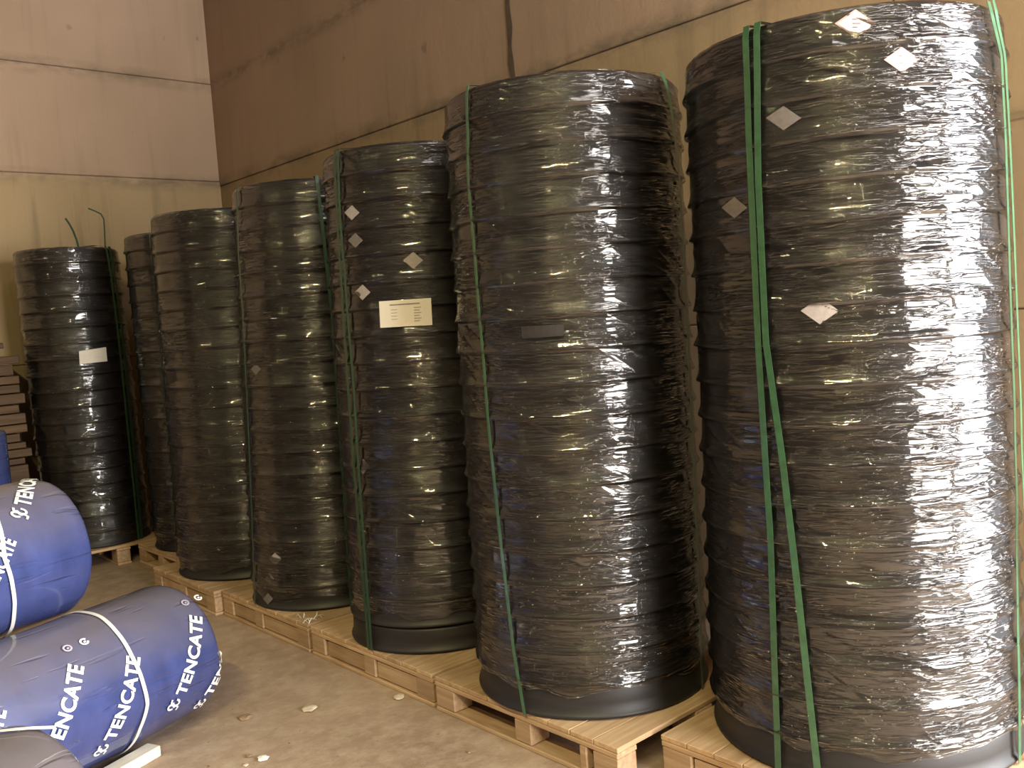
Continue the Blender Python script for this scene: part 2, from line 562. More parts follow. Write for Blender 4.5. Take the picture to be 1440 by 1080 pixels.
def make_pallet(x0, x1, y0, y1, label, nb, side=True, top=0.145, center=None, side_boards=(), slot=None, pieces=9):
    """deck boards run along x; the long open side that shows faces -x"""
    t = empty('wooden_pallet', ((x0 + x1) / 2, (y0 + y1) / 2, 0), label, 'pallet', 'wooden pallets under the wrapped stacks')
    cx, cy = (x0 + x1) / 2, (y0 + y1) / 2
    X0, X1, Y0, Y1 = x0 - cx, x1 - cx, y0 - cy, y1 - cy
    W = (Y1 - Y0)
    # deck boards
    bw = W / pieces
    for i in range(pieces):
        a = Y0 + i * bw
        box('deck_board', X0 + random.uniform(0, .004), X1 - random.uniform(0, .01), a + 0.0012, a + bw - 0.0012, top - 0.020, top - random.uniform(0, 0.0015), M['pallet_x'], t, 0.0025)
    yc = 0.0 if center is None else center - cy
    # stringer boards under the deck along y
    for xa in (X0 + 0.002, (X0 + X1) / 2 - 0.05, X1 - 0.102):
        box('stringer_board', xa, xa + 0.10, Y0 + 0.002, Y1 - 0.002, top - 0.040, top - 0.0215, M['pallet'], t, 0.003)
    # blocks
    rows = [(Y0 + 0.003, Y0 + 0.125), (yc - 0.045, yc + 0.045), (Y1 - 0.125, Y1 - 0.003)]
    if slot is not None:
        rows = [(Y0 + 0.003, Y0 + 0.120), (Y0 + 0.150, Y0 + 0.185)] + rows[1:]
    for (a, b) in rows:
        for xa in (X0 + 0.004, (X0 + X1) / 2 - 0.05, X1 - 0.104):
            box('block', xa, xa + 0.095, a, b, 0.018, top - 0.0415, M['block'], t, 0.004)
    # bottom boards along y
    for xa in (X0 + 0.002, (X0 + X1) / 2 - 0.05, X1 - 0.102):
        box('bottom_board', xa, xa + 0.10, Y0 + 0.002, Y1 - 0.002, 0.0, 0.0165, M['pallet'], t, 0.003)
    for (a, b) in side_boards:
        box('side_board', X0 + 0.012, X0 + 0.030, a - cy, b - cy, 0.024, top - 0.049, M['block'], t, 0.002)
    return t


make_pallet(2.36, 3.34, 1.02, 2.012, 'wooden pallet under the widest, nearest stack of black rings', 'a', side_boards=[(1.16, 1.46), (1.57, 1.88)])
make_pallet(2.185, 3.15, 2.052, 3.066, 'wooden pallet with a bright lit end, under the second nearest black stack', 'b', slot=1, center=2.53)
make_pallet(2.19, 3.12, 3.085, 4.09, 'wooden pallet under the black stack that carries the white paper sheet', 'c', center=3.57, side_boards=[(3.215, 3.515), (3.625, 3.945)])
make_pallet(2.19, 3.12, 4.115, 5.10, 'wooden pallet under the black stack just left of the one with the paper sheet', 'd', center=4.66, side_boards=[(4.25, 4.605), (4.715, 4.965)])
make_pallet(2.15, 3.12, 5.12, 6.05, 'wooden pallet under the black stack in front of the narrow half-hidden one', 'e', side_boards=[(5.25, 5.53), (5.64, 5.915)])
make_pallet(2.36, 3.22, 6.07, 6.90, 'wooden pallet under the mostly hidden narrow black stack', 'f')
make_pallet(1.86, 2.68, 6.93, 7.86, 'wooden pallet under the farthest stack, beside the brown boards', 'g')

# ------------------------------------------------------------------ wrapped ring stacks
NR = 19
BASE = 0.1455
#         cx     cy     r      ax      ay     H
STK = {
    '7': (2.889, 1.556, 0.498, 0.026, 0.008, 2.262),
    '6': (2.622, 2.570, 0.462, 0.020, 0.009, 2.293),
    '5': (2.609, 3.575, 0.420, 0.016, -0.009, 2.236),
    '4': (2.606, 4.595, 0.424, 0.040, -0.002, 2.243),
    '3': (2.622, 5.580, 0.452, 0.008, -0.012, 2.216),
    '2': (2.760, 6.500, 0.395, -0.001, 0.010, 2.202),
    '1': (2.235, 7.320, 0.360, -0.014, 0.004, 2.176),
}
LABEL = {
    '7': 'widest, nearest shrink-wrapped stack of black rings, white glare on its side and two green straps',
    '6': 'second nearest shrink-wrapped stack of black rings, with one thin green strap down its front',
    '5': 'shrink-wrapped stack of black rings with a white paper sheet and four small diamond labels',
    '4': 'shrink-wrapped stack of black rings just left of the one with the white paper sheet',
    '3': 'shrink-wrapped stack of black rings, half overlapping the narrow dark stack behind it',
    '2': 'narrow dark slice of wrapped black ring stack squeezed between two others',
    '1': 'farthest shrink-wrapped black ring stack, strap ends sticking up, beside the brown boards',
}
FILM_FROM = {'7': 0.10, '6': 0.10, '5': 0.17, '4': 0.06, '3': 0.06, '2': 0.06, '1': 0.06}


def film_r(k, th, z, extra=0.0):
    """outer radius of the film on stack k at angle th and height z above the base"""
    cx, cy, r, ax, ay, H = STK[k]
    h = H / NR
    u = (z / h) % 1.0
    # wide lip at the foot of every ring, film sagging between lips
    if u < 0.035:
        d = -0.010 + 0.013 * (u / 0.035)
    elif u < 0.065:
        d = 0.003
    elif u < 0.48:
        q = (u - 0.065) / 0.415
        d = -0.009 + 0.012 * (1 - q) ** 2
    else:
        d = -0.009 - 0.001 * (u - 0.48) / 0.52
    uu = th * r
    row = math.floor(z / h)
    d += 0.004 * noise.noise(Vector((uu * 2.3, z * 1.7, ord(k))))
    # diagonal tension folds
    s = uu * 0.89 + z * 0.455
    t_ = -uu * 0.455 + z * 0.89
    s = uu * 0.88 - z * 0.47
    t_ = uu * 0.47 + z * 0.88
    f = noise.noise(Vector((s * 2.2, t_ * 19, ord(k) + 3)))
    g_ = max(0.0, noise.noise(Vector((uu * 3, z * 4, ord(k) + 21))) + 0.25)
    d += 0.0060 * max(0, 1 - abs(f) * 6.5) * g_
    if k == '1':
        d += 0.006 * noise.noise(Vector((uu * 10, z * 13, 40)))
    d += (0.0030 if k == '1' else 0.0022 if k in '432' else 0.0018) * noise.noise(Vector((uu * 15, z * 10, ord(k) + 9)))
    return r + 0.004 + d + extra


def axis_at(k, z):
    cx, cy, r, ax, ay, H = STK[k]
    return cx + ax * z, cy + ay * z


def on_cyl(k, px, py, dr=0.0):
    """where the sight line through a point of the photograph meets the cylinder of stack k: (angle, height)"""
    cx, cy, r, ax, ay, H = STK[k]
    d = ray(px, py)
    z = 1.0
    for it in range(4):
        X, Y = axis_at(k, z)
        rr = r + dr
        a = d.x ** 2 + d.y ** 2
        b = 2 * ((EYE.x - X) * d.x + (EYE.y - Y) * d.y)
        c = (EYE.x - X) ** 2 + (EYE.y - Y) ** 2 - rr * rr
        q = max(0.0, b * b - 4 * a * c)
        t = (-b - sqrt(q)) / 2 / a
        p = EYE + d * t
        z = p.z - BASE
    th = atan2(p.y - Y, p.x - X)
    if th > 0:
        th -= 2 * pi
    return th, z


def cyl_pt(k, th, z, rad):
    X, Y = axis_at(k, z)
    cx, cy = STK[k][:2]
    return Vector((X - cx + rad * cos(th), Y - cy + rad * sin(th), z))


def ring_mesh(r, h):
    ri = r * 0.66
    pr = [(ri, 0.004), (r - 0.012, 0.004), (r - 0.002, 0.006), (r - 0.0005, 0.012), (r - 0.003, 0.018), (r - 0.010, 0.026),
          (r - 0.0125, h * 0.5), (r - 0.0135, h * 0.86), (r - 0.019, h * 0.97), (r - 0.026, h - 0.002), (ri + 0.01, h - 0.002), (ri, h - 0.01), (ri, 0.004)]
    vs, fs = lathe(pr, 72)
    return mesh('ring', vs, fs)


def make_film(k, root):
    cx, cy, r, ax, ay, H = STK[k]
    h = H / NR
    near = k in '765'
    seg = 380 if near else 170
    per = 26 if near else 13
    z0 = FILM_FROM[k]
    nz = int((H - z0) / h * per)
    zs = [z0 + (H - z0) * i / nz for i in range(nz + 1)]
    vs, uvs, fs = [], [], []
    for zi, z in enumerate(zs):
        for i in range(seg + 1):
            th = -2 * pi + 2 * pi * i / seg
            zz = z
            if zi < 6:
                zz = z + (1 - zi / 6) * 0.045 * noise.noise(Vector((cos(th) * 3, sin(th) * 3, ord(k))))
            rr = film_r(k, th if i < seg else -2 * pi, z)
            if H - z < 0.012:
                rr -= 0.012 * (1 - (H - z) / 0.012)
            vs.append(cyl_pt(k, th, zz, rr))
            uvs.append((th * r + ord(k) * 3.1, z))
    W1 = seg + 1
    for j in range(len(zs) - 1):
        for i in range(seg):
            fs.append((j * W1 + i, j * W1 + i + 1, (j + 1) * W1 + i + 1, (j + 1) * W1 + i))
    # fold inwards over the top
    j0 = (len(zs) - 1) * W1
    prev = j0
    for q, fr in enumerate((0.9, 0.75, 0.62)):
        st = len(vs)
        for i in range(seg + 1):
            th = -2 * pi + 2 * pi * i / seg
            rr = (r - 0.01) * fr
            vs.append(cyl_pt(k, th, H + 0.004 + 0.008 * noise.noise(Vector((cos(th) * 5, sin(th) * 5, q))), rr))
            uvs.append((th * r + ord(k) * 3.1, H + (1 - fr) * r))
        for i in range(seg):
            fs.append((prev + i, prev + i + 1, st + i + 1, st + i))
        prev = st
    me = mesh('stretch_film', vs, fs, uvs)
    return link('stretch_film', me, M['film'], root, smooth=True)


def ribbon(name, pts, nrm, width, thick, mat, parent):
    """flat band through pts, nrm = outward directions"""
    vs, fs = [], []
    n = len(pts)
    for i in range(n):
        a = pts[max(0, i - 1)]
        b = pts[min(n - 1, i + 1)]
        t = (b - a).normalized()
        s = t.cross(nrm[i]).normalized()
        o = nrm[i].normalized() * thick
        vs += [pts[i] - s * width / 2, pts[i] + s * width / 2, pts[i] + s * width / 2 + o, pts[i] - s * width / 2 + o]
        if i:
            p, q = (i - 1) * 4, i * 4
            for e in range(4):
                fs.append((p + e, p + (e + 1) % 4, q + (e + 1) % 4, q + e))
    fs += [(0, 1, 2, 3), tuple(4 * (n - 1) + e for e in (3, 2, 1, 0))]
    return link(name, mesh(name, vs, fs), mat, parent, smooth=False)


def strap(k, root, px, width, mat=None, lift=0.010, rest=True, shift=0.0):
    cx, cy, r, ax, ay, H = STK[k]
    an = [on_cyl(k, x, y, lift) for x, y in px]
    an.sort(key=lambda q: -q[1])
    an = [(a + shift, z) for a, z in an]

    def th_at(z):
        if z >= an[0][1]:
            return an[0][0]
        for (a0, z0), (a1, z1) in zip(an[:-1], an[1:]):
            if z1 <= z <= z0:
                f = (z0 - z) / max(1e-6, z0 - z1)
                return a0 + (a1 - a0) * f
        (a0, z0), (a1, z1) = an[-2], an[-1]
        return a1 + (a1 - a0) * (z1 - z) / max(1e-6, z0 - z1)
    pts, nr = [], []
    th0 = th_at(H)
    # far side run, over the top, then down the front
    if rest:
        for i in range(12):
            z = 0.01 + (H - 0.01) * i / 11
            th = th0 + pi
            pts.append(cyl_pt(k, th, z, r + lift)); nr.append(Vector((cos(th), sin(th), 0)))
        for f in (0.7, 0.0, -0.7):
            p = cyl_pt(k, th0 + pi, H + 0.022, (r) * f)
            pts.append(p); nr.append(Vector((0, 0, 1)))
    nn = 60
    for i in range(nn + 1):
        z = H + 0.008 - (H + 0.008 - 0.004) * i / nn
        th = th_at(min(z, H))
        fr = min(1.0, (H + 0.008 - z) / 0.02)
        rr = r + lift - 0.004 + 0.002 * noise.noise(Vector((z * 5, th, ord(k)))) - 0.008 * (1 - fr)
        pts.append(cyl_pt(k, th, z, rr)); nr.append(Vector((cos(th), sin(th), 0.0)))
    o = ribbon('strap', pts, nr, width, 0.0012, mat or M['strap'], root)
    o['label'] = 'green plastic strap' if mat is None else 'dark green plastic strap'
    return o


def patch(k, root, name, corners, dr, mat, sub=6, sharp=None):
    """flat label bent round the stack: corners are picture points of its four corners"""
    c = [on_cyl(k, x, y, dr) for x, y in corners]
    vs, fs = [], []
    r = STK[k][2] + dr
    for layer in (0.0, 0.0007):
        for i in range(sub + 1):
            for j in range(sub + 1):
                u, v = i / sub, j / sub
                th = (1 - u) * (1 - v) * c[0][0] + u * (1 - v) * c[1][0] + u * v * c[2][0] + (1 - u) * v * c[3][0]
                z = (1 - u) * (1 - v) * c[0][1] + u * (1 - v) * c[1][1] + u * v * c[2][1] + (1 - u) * v * c[3][1]
                vs.append(cyl_pt(k, th, z, r + layer))
    W1 = sub + 1
    n = W1 * W1
    for i in range(sub):
        for j in range(sub):
            a = i * W1 + j
            fs.append((a, a + W1, a + W1 + 1, a + 1))
            fs.append((n + a, n + a + 1, n + a + W1 + 1, n + a + W1))
    for i in range(sub):
        for (a, b) in ((i * W1, (i + 1) * W1), (i * W1 + sub, (i + 1) * W1 + sub), (i, i + 1), (sub * W1 + i, sub * W1 + i + 1)):
            fs.append((a, b, n + b, n + a))
    return link(name, mesh(name, vs, fs), mat, root)


def diamond(k, root, x, y, hw, hh, kind, tilt=0.0, dr=-0.004):
    pts = [(x - hw, y + tilt), (x + tilt, y - hh), (x + hw, y - tilt), (x - tilt, y + hh)]
    m_ = {'white': M['diamond_lit'], 'bright': M['diamond'], 'dim': M['diamond_dim']}[kind]
    if kind == 'white':
        base = patch(k, root, 'diamond_label', pts, dr, M['diamond_edge'])
        ins = [(x + (a - x) * 0.86, y + (b - y) * 0.86) for a, b in pts]
        patch(k, base, 'label_face', ins, dr + 0.0012, m_)
        # small printed marks
        for (u, v, w_) in ((-0.05, -0.30, 0.22), (0.05, 0.0, 0.40), (-0.02, 0.26, 0.26)):
            q = [(x + hw * (u - w_ / 2), y + hh * (v - 0.04)), (x + hw * (u + w_ / 2), y + hh * (v - 0.04)),
                 (x + hw * (u + w_ / 2), y + hh * (v + 0.04)), (x + hw * (u - w_ / 2), y + hh * (v + 0.04))]
            patch(k, base, 'print_line', q, dr + 0.0024, M['diamond_dim'], 2)
    else:
        base = patch(k, root, 'diamond_label', pts, dr, m_)
    return base


ROOT = {}
for k in '7654321':
    cx, cy, r, ax, ay, H = STK[k]
    h = H / NR
    root = empty('wrapped_ring_stack', (cx, cy, BASE), LABEL[k], 'wrapped stack', 'shrink-wrapped stacks of black rings along the wall')
    ROOT[k] = root
    me = ring_mesh(r, h)
    me.materials.append(M['ring'])
    for p in me.polygons:
        p.use_smooth = True
    for i in range(NR):
        o = bpy.data.objects.new('ring', me)
        COL.objects.link(o)
        o.parent = root
        z = i * h
        o.location = (ax * z + random.uniform(-.0015, .0015), ay * z + random.uniform(-.0015, .0015), z)
        o.rotation_euler = (0, 0, random.uniform(0, 6))
    make_film(k, root)

# straps
strap('7', ROOT['7'], [(1047, 45), (1052, 200), (1066, 500), (1082, 750), (1093, 1075)], 0.021)
strap('7', ROOT['7'], [(1063, 38), (1065, 250), (1076, 480), (1100, 650), (1120, 820), (1148, 1075)], 0.021, lift=0.013)
strap('7', ROOT['7'], [(1396, 20), (1410, 80), (1416, 200), (1422, 400), (1430, 650), (1434, 900)], 0.020, lift=0.012, rest=False, shift=0.0)
strap('7', ROOT['7'], [(1398, 20), (1412, 80), (1419, 200), (1428, 400), (1437, 650)], 0.016, lift=0.032, rest=False, shift=0.03)
strap('6', ROOT['6'], [(655, 130), (657, 250), (672, 430), (688, 620), (705, 780), (722, 920), (737, 1006)], 0.013)
strap('6', ROOT['6'], [(933, 102), (943, 140), (957, 250), (966, 420), (975, 600), (985, 850)], 0.020)
strap('5', ROOT['5'], [(469, 216), (473, 300), (480, 420), (488, 540), (500, 700), (517, 905)], 0.017, M['strap_dark'])
strap('5', ROOT['5'], [(474, 214), (477, 300), (486, 420), (496, 540), (506, 700), (521, 905)], 0.015, M['strap_dark'], lift=0.013)
strap('4', ROOT['4'], [(332, 268), (334, 350), (341, 450), (346, 560), (352, 700), (357, 840)], 0.017, M['strap_dark'])
strap('4', ROOT['4'], [(446, 254), (455, 330), (468, 450), (478, 600)], 0.017, M['strap_dark'])
strap('3', ROOT['3'], [(208, 306), (212, 400), (222, 550), (236, 700), (247, 800)], 0.017, M['strap_dark'])
strap('1', ROOT['1'], [(155, 346), (162, 390), (172, 460), (182, 560), (195, 700)], 0.030, M['strap_dark'])
strap('1', ROOT['1'], [(150, 347), (157, 390), (168, 480), (178, 580), (190, 700)], 0.017, M['strap'], lift=0.013)

# loose strap ends standing up from the far stack


def tail(k, px, width, mat):
    """strap end rising from the rim, in the vertical plane through the stack axis"""
    root = ROOT[k]
    cx, cy = STK[k][:2]
    pts, nr = [], []
    rv = Vector((R0.x, R0.y, 0)).normalized()
    n0 = Vector((-R2.x, -R2.y, 0)).normalized()
    for x, y in px:
        d = ray(x, y)
        t = ((cx - EYE.x) * R2.x + (cy - 0.25 - EYE.y) * R2.y) / (d.x * R2.x + d.y * R2.y)
        p = EYE + d * t - Vector((cx, cy, BASE))
        pts.append(p); nr.append(n0)
    return ribbon('strap_end', pts, nr, width, 0.0012, mat, root)


tail('1', [(111, 350), (108, 338), (103, 325), (97, 314), (92, 307)], 0.014, M['strap_dark'])
tail('1', [(148, 350), (147, 322), (146, 308), (142, 301), (134, 297), (124, 293)], 0.010, M['strap_dark'])

# paper labels
diamond('7', ROOT['7'], 1203, 33, 29, 20, 'white')
diamond('7', ROOT['7'], 1268, 84, 25, 18, 'white')
diamond('7', ROOT['7'], 1102, 166, 25, 17, 'dim')
diamond('7', ROOT['7'], 1153, 437, 27, 19, 'bright')
diamond('7', ROOT['7'], 1033, 292, 18, 15, 'dim')
diamond('5', ROOT['5'], 495, 299, 10.5, 10.5, 'bright')
diamond('5', ROOT['5'], 500, 338, 10.5, 10.5, 'dim')
diamond('5', ROOT['5'], 581, 366, 14, 12, 'bright')
diamond('5', ROOT['5'], 510, 411, 11, 11, 'bright')
diamond('5', ROOT['5'], 511, 656, 8, 11, 'dim')
diamond('4', ROOT['4'], 387, 786, 9, 9, 'bright')
diamond('4', ROOT['4'], 360, 519, 7, 8, 'dim')
diamond('4', ROOT['4'], 379, 814, 7, 8, 'dim')
diamond('4', ROOT['4'], 377, 842, 7, 8, 'dim')

sheet = patch('5', ROOT['5'], 'paper_sheet', [(533, 424), (606, 419), (608, 457), (535, 461)], 0.008, M['paper'])
sheet['label'] = 'white paper sheet with faint printed table'


def lines(k, par, quad, rows, dr, mat):
    """printed lines in fractions of the quad"""
    (ax_, ay_), (bx, by), (cx_, cy_), (dx, dy) = quad

    def at(u, v):
        return ((1 - u) * (1 - v) * ax_ + u * (1 - v) * bx + u * v * cx_ + (1 - u) * v * dx,
                (1 - u) * (1 - v) * ay_ + u * (1 - v) * by + u * v * cy_ + (1 - u) * v * dy)
    for (u0, u1, v, hgt) in rows:
        patch(k, par, 'print_line', [at(u0, v), at(u1, v), at(u1, v + hgt), at(u0, v + hgt)], dr, mat, 3)


Q = [(533, 424), (606, 419), (608, 457), (535, 461)]
lines('5', sheet, Q, [(0.2, 0.78, 0.14, 0.05)] + [(0.66, 0.80 - 0.03 * (i % 2), 0.30 + 0.10 * i, 0.022) for i in range(6)] + [(0.22, 0.34, 0.34 + 0.12 * i, 0.018) for i in range(4)], 0.0092, M['print'])
patch('1', ROOT['1'], 'paper_sheet', [(111, 494), (149, 488), (151, 508), (112, 512)], 0.008, M['paper'])['label'] = 'white paper sheet'
patch('6', ROOT['6'], 'pocket_label', [(733, 459), (793, 456), (793, 472), (734, 476)], 0.006, M['ring'])['label'] = 'dark plastic document pocket'

# ------------------------------------------------------------------ wrapped fabric rolls
RR = 0.287
AZ = radians(69)


def roll_pos(root_loc, az, s, a, rad):
    """s along the roll measured back from its end, a angle about the axis (0 = top, + towards the viewer side)"""
    ax_ = Vector((sin(az), cos(az), 0))
    pv = Vector((cos(az), -sin(az), 0))
    return ax_ * (-s) + pv * (rad * sin(a)) + Vector((0, 0, rad * cos(a)))


def on_roll(c, az, px, py, rad):
    ax_ = Vector((sin(az), cos(az), 0))
    pv = Vector((cos(az), -sin(az), 0))
    d = ray(px, py)
    o = EYE - Vector(c)
    du, dz = d.dot(pv), d.z
    ou, oz = o.dot(pv), o.z
    a = du * du + dz * dz
    b = 2 * (ou * du + oz * dz)
    cc = ou * ou + oz * oz - rad * rad
    t = (-b - sqrt(max(0, b * b - 4 * a * cc))) / 2 / a
    p = o + d * t
    return -p.dot(ax_), atan2(p.dot(pv), p.z)


def make_roll(c, az, length, label, mat, seed, R_=RR):
    root = empty('fabric_roll', c, label, 'roll', 'plastic-wrapped fabric rolls in a pile')
    # put the empty at the roll's base
    root.location = (c[0], c[1], c[2] - R_)
    up = Vector((0, 0, R_))
    seg, ns = 128, int(length / 0.02)
    vs, fs, uvs = [], [], []
    prof = [(0.0, 0.70), (0.0, 0.90), (0.004, 0.945), (0.012, 0.972), (0.026, 0.990), (0.045, 0.999)]
    ss = [(s, f) for s, f in prof] + [(0.06 + (length - 0.12) * i / ns, 1.0) for i in range(ns + 1)]
    ss += [(length - s, f) for s, f in reversed(prof)]
    for (s, f) in ss:
        for i in range(seg + 1):
            a = 2 * pi * (i % seg) / seg
            d = 0.004 * noise.noise(Vector((s * 3, cos(a) * 1.3, sin(a) * 1.3 + seed)))
            d += 0.0035 * max(0, noise.noise(Vector((s * 4 + a * .6, cos(a) * 5 + s * 3, sin(a) * 5 + seed))))
            # flattened foot where it bears
            rad = (R_ + d - 0.004) * f
            p = roll_pos(c, az, s, a, rad)
            if p.z < -R_ + 0.004:
                p.z = -R_ + 0.004
            vs.append(p + up)
            uvs.append((s, 2 * pi * i / seg * R_))
    W1 = seg + 1
    for j in range(len(ss) - 1):
        for i in range(seg):
            fs.append((j * W1 + i, j * W1 + i + 1, (j + 1) * W1 + i + 1, (j + 1) * W1 + i))
    link('plastic_wrap', mesh('plastic_wrap', vs, fs, uvs), mat, root, smooth=True)
    # rolled layers and core at both ends
    for s_end, sg in ((0.004, 1), (length - 0.004, -1)):
        vs, fs = [], []
        radii = [0.045, 0.050, 0.11, 0.115, 0.17, 0.175, 0.215]
        dep = [0.05, 0.006, 0.010, 0.004, 0.010, 0.004, 0.006]
        for q, rd in enumerate(radii):
            for i in range(48):
                vs.append(roll_pos(c, az, s_end + sg * dep[q], 2 * pi * i / 48, rd) + up)
        for q in range(len(radii) - 1):
            for i in range(48):
                n_ = (i + 1) % 48
                fs.append((q * 48 + i, q * 48 + n_, (q + 1) * 48 + n_, (q + 1) * 48 + i))
        fs.append(tuple(range(48)))
        link('fabric_layers', mesh('fabric_layers', vs, fs), M['fabric_end'], root)
        vs, fs = [], []
        for (rd, dd) in ((0.036, 0.05), (0.036, -0.004), (0.044, -0.004), (0.044, 0.05)):
            for i in range(32):
                vs.append(roll_pos(c, az, s_end + sg * dd, 2 * pi * i / 32, rd) + up)
        for q in range(3):
            for i in range(32):
                n_ = (i + 1) % 32
                fs.append((q * 32 + i, q * 32 + n_, (q + 1) * 32 + n_, (q + 1) * 32 + i))
        link('core_tube', mesh('core_tube', vs, fs), M['core'], root, smooth=True)
    return root


def roll_band(root, c, az, px, width, mat, R_=RR, name='strap', drift=0.0):
    """strap round a roll through the picture points, closing round the back"""
    up = Vector((0, 0, R_))
    an = sorted([on_roll(c, az, x, y, R_ + 0.003) for x, y in px], key=lambda q: q[1])
    pts, nr = [], []
    n = 110
    a0, a1 = an[0][1], an[-1][1]
    for i in range(n + 1):
        a = a0 + 2 * pi * i / n
        if a <= a1:
            for (s0, b0), (s1, b1) in zip(an[:-1], an[1:]):
                if b0 <= a <= b1:
                    f = (a - b0) / max(1e-6, b1 - b0)
                    f = f * f * (3 - 2 * f) * 0.3 + f * 0.7
                    s = s0 + (s1 - s0) * f
                    break
        else:
            f = (a - a1) / (a0 + 2 * pi - a1)
            s = an[-1][0] + (an[0][0] - an[-1][0]) * f
        p = roll_pos(c, az, s, a, R_ + 0.0035)
        if p.z < -R_ + 0.001:
            p.z = -R_ + 0.001
        pts.append(p + up)
        nr.append(roll_pos(c, az, 0, a, 1.0))
    return ribbon(name, pts, nr, width, 0.002, mat, root)


def text_mesh(body):
    cu = bpy.data.curves.new('lettering', 'FONT')
    cu.body = body
    cu.size = 1.0
    cu.offset = 0.034
    cu.space_character = 1.06
    o = bpy.data.objects.new('lettering', cu)
    COL.objects.link(o)
    dg = bpy.context.evaluated_depsgraph_get()
    dg.update()
    me = bpy.data.meshes.new_from_object(o.evaluated_get(dg))
    bpy.data.objects.remove(o)
    bpy.data.curves.remove(cu)
    return me


def stroke(pts, w_):
    """flat stroke in the text plane as quads"""
    vs, fs = [], []
    n = len(pts)
    for i, (x, y) in enumerate(pts):
        a, b = pts[max(0, i - 1)], pts[min(n - 1, i + 1)]
        tx, ty = b[0] - a[0], b[1] - a[1]
        l = hypot(tx, ty) or 1
        nx, ny = -ty / l * w_ / 2, tx / l * w_ / 2
        vs += [(x + nx, y + ny), (x - nx, y - ny)]
        if i:
            fs.append((2 * i - 2, 2 * i - 1, 2 * i + 1, 2 * i))
    return vs, fs


def arc(cx_, cy_, rx, ry, a0, a1, n=14):
    return [(cx_ + rx * cos(radians(a0 + (a1 - a0) * i / n)), cy_ + ry * sin(radians(a0 + (a1 - a0) * i / n))) for i in range(n + 1)]


def logo_polys():
    """looped emblem in front of the word: two linked loops with a tail"""
    out = []
    for pl in (arc(0.20, 0.50, 0.15, 0.20, -60, 250), arc(0.52, 0.30, 0.17, 0.22, 100, 380),
               [(0.24, 0.32), (0.36, 0.16), (0.30, -0.04), (0.12, -0.02)], [(0.33, 0.52), (0.46, 0.66), (0.62, 0.70)]):
        out.append(stroke(pl, 0.115))
    return out


TXT = {}


def word_geo(word, logo=True):
    if word not in TXT:
        TXT[word] = text_mesh(word)
    me = TXT[word]
    vs = [(v.co.x, v.co.y) for v in me.vertices]
    fs = [tuple(p.vertices) for p in me.polygons]
    off = 0.98 if logo else 0.0
    vs = [(x + off, y) for x, y in vs]
    if logo:
        for v2, f2 in logo_polys():
            b = len(vs)
            vs += v2
            fs += [tuple(b + q for q in f) for f in f2]
    return vs, fs


def lettering(root, c, az, p0, p1, height, word='TENCATE', logo=True, mat=None, R_=RR, flip=1, clip=None):
    """word laid on the roll from picture point p0 (start of the baseline) to p1 (its end)"""
    s0, a0 = on_roll(c, az, *p0, R_) if p0[1] > 5 else p0
    s1, a1 = on_roll(c, az, *p1, R_) if p1[1] > 5 else p1
    vs, fs = word_geo(word, logo)
    wmax = max(x for x, y in vs)
    du = ((s1 - s0), (a1 - a0) * R_)
    L = hypot(*du)
    ux, ua = du[0] / L, du[1] / L
    # text up direction: baseline direction turned so that letter tops point to larger s (away from the roll end)
    nx, na = -ua, ux
    if nx < 0:
        nx, na = -nx, -na
    k = height
    sc = L / wmax
    up = Vector((0, 0, R_))
    nv = []
    for x, y in vs:
        s = s0 + ux * x * sc + nx * y * k
        a = a0 + (ua * x * sc + na * y * k) / R_
        d = 0.0035
        if s < 0.045:                      # follow the rounded rim and turn over the end
            q = (0.045 - s) / 0.045
            d = 0.0035 - 0.012 * min(1, q) ** 2
            if s < 0:
                d += s
                s = -0.003
        nv.append(roll_pos(c, az, s, a, R_ + d) + up)
    me = mesh('lettering', nv, fs)
    return link('lettering', me, mat or M['ink'], root)


def icons(root, c, az, p, size, R_=RR):
    s0, a0 = on_roll(c, az, *p, R_)
    up = Vector((0, 0, R_))
    for q, (ds, mt, a_lo, a_hi) in enumerate(((0, M['ink'], -140, 170), (0.07, M['faint_ink'], 0, 360))):
        vs, fs = [], []
        for pl in (arc(0, 0, size * 0.9, size * 0.8, a_lo, a_hi), [(-size * .4, 0), (size * .2, size * .15)]):
            v2, f2 = stroke(pl, size * 0.45)
            b = len(vs)
            vs += [roll_pos(c, az, s0 + ds + x, a0 + y / R_, R_ + 0.0035) + up for x, y in v2]
            fs += [tuple(b + t for t in f) for f in f2]
        link('printed_symbol', mesh('printed_symbol', vs, fs), mt, root)


C2 = (1.45, 3.93, 0.289)
C1 = (1.04, 4.089, 0.80)
C3 = (0.622, 2.768, 0.294)
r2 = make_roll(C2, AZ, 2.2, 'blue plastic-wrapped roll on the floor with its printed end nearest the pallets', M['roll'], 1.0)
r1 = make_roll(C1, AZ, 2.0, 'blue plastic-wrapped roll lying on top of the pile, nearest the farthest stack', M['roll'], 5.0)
r3 = make_roll(C3, AZ, 1.9, 'grey wrapped roll in the bottom corner, in front of the blue ones', M['roll_grey'], 9.0, 0.294)
# roll that carries the back of the upper one
C4 = (0.40, 4.355, 0.287)
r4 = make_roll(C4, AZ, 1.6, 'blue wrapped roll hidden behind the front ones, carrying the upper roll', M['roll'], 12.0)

roll_band(r2, C2, AZ, [(118, 861), (140, 867), (163, 888), (186, 925), (200, 958), (207, 990), (196, 1026)], 0.016, M['white_strap'])
roll_band(r1, C1, AZ, [(-14, 690), (-3, 735), (6, 785), (17, 822), (20, 855), (12, 890)], 0.015, M['white_strap'])

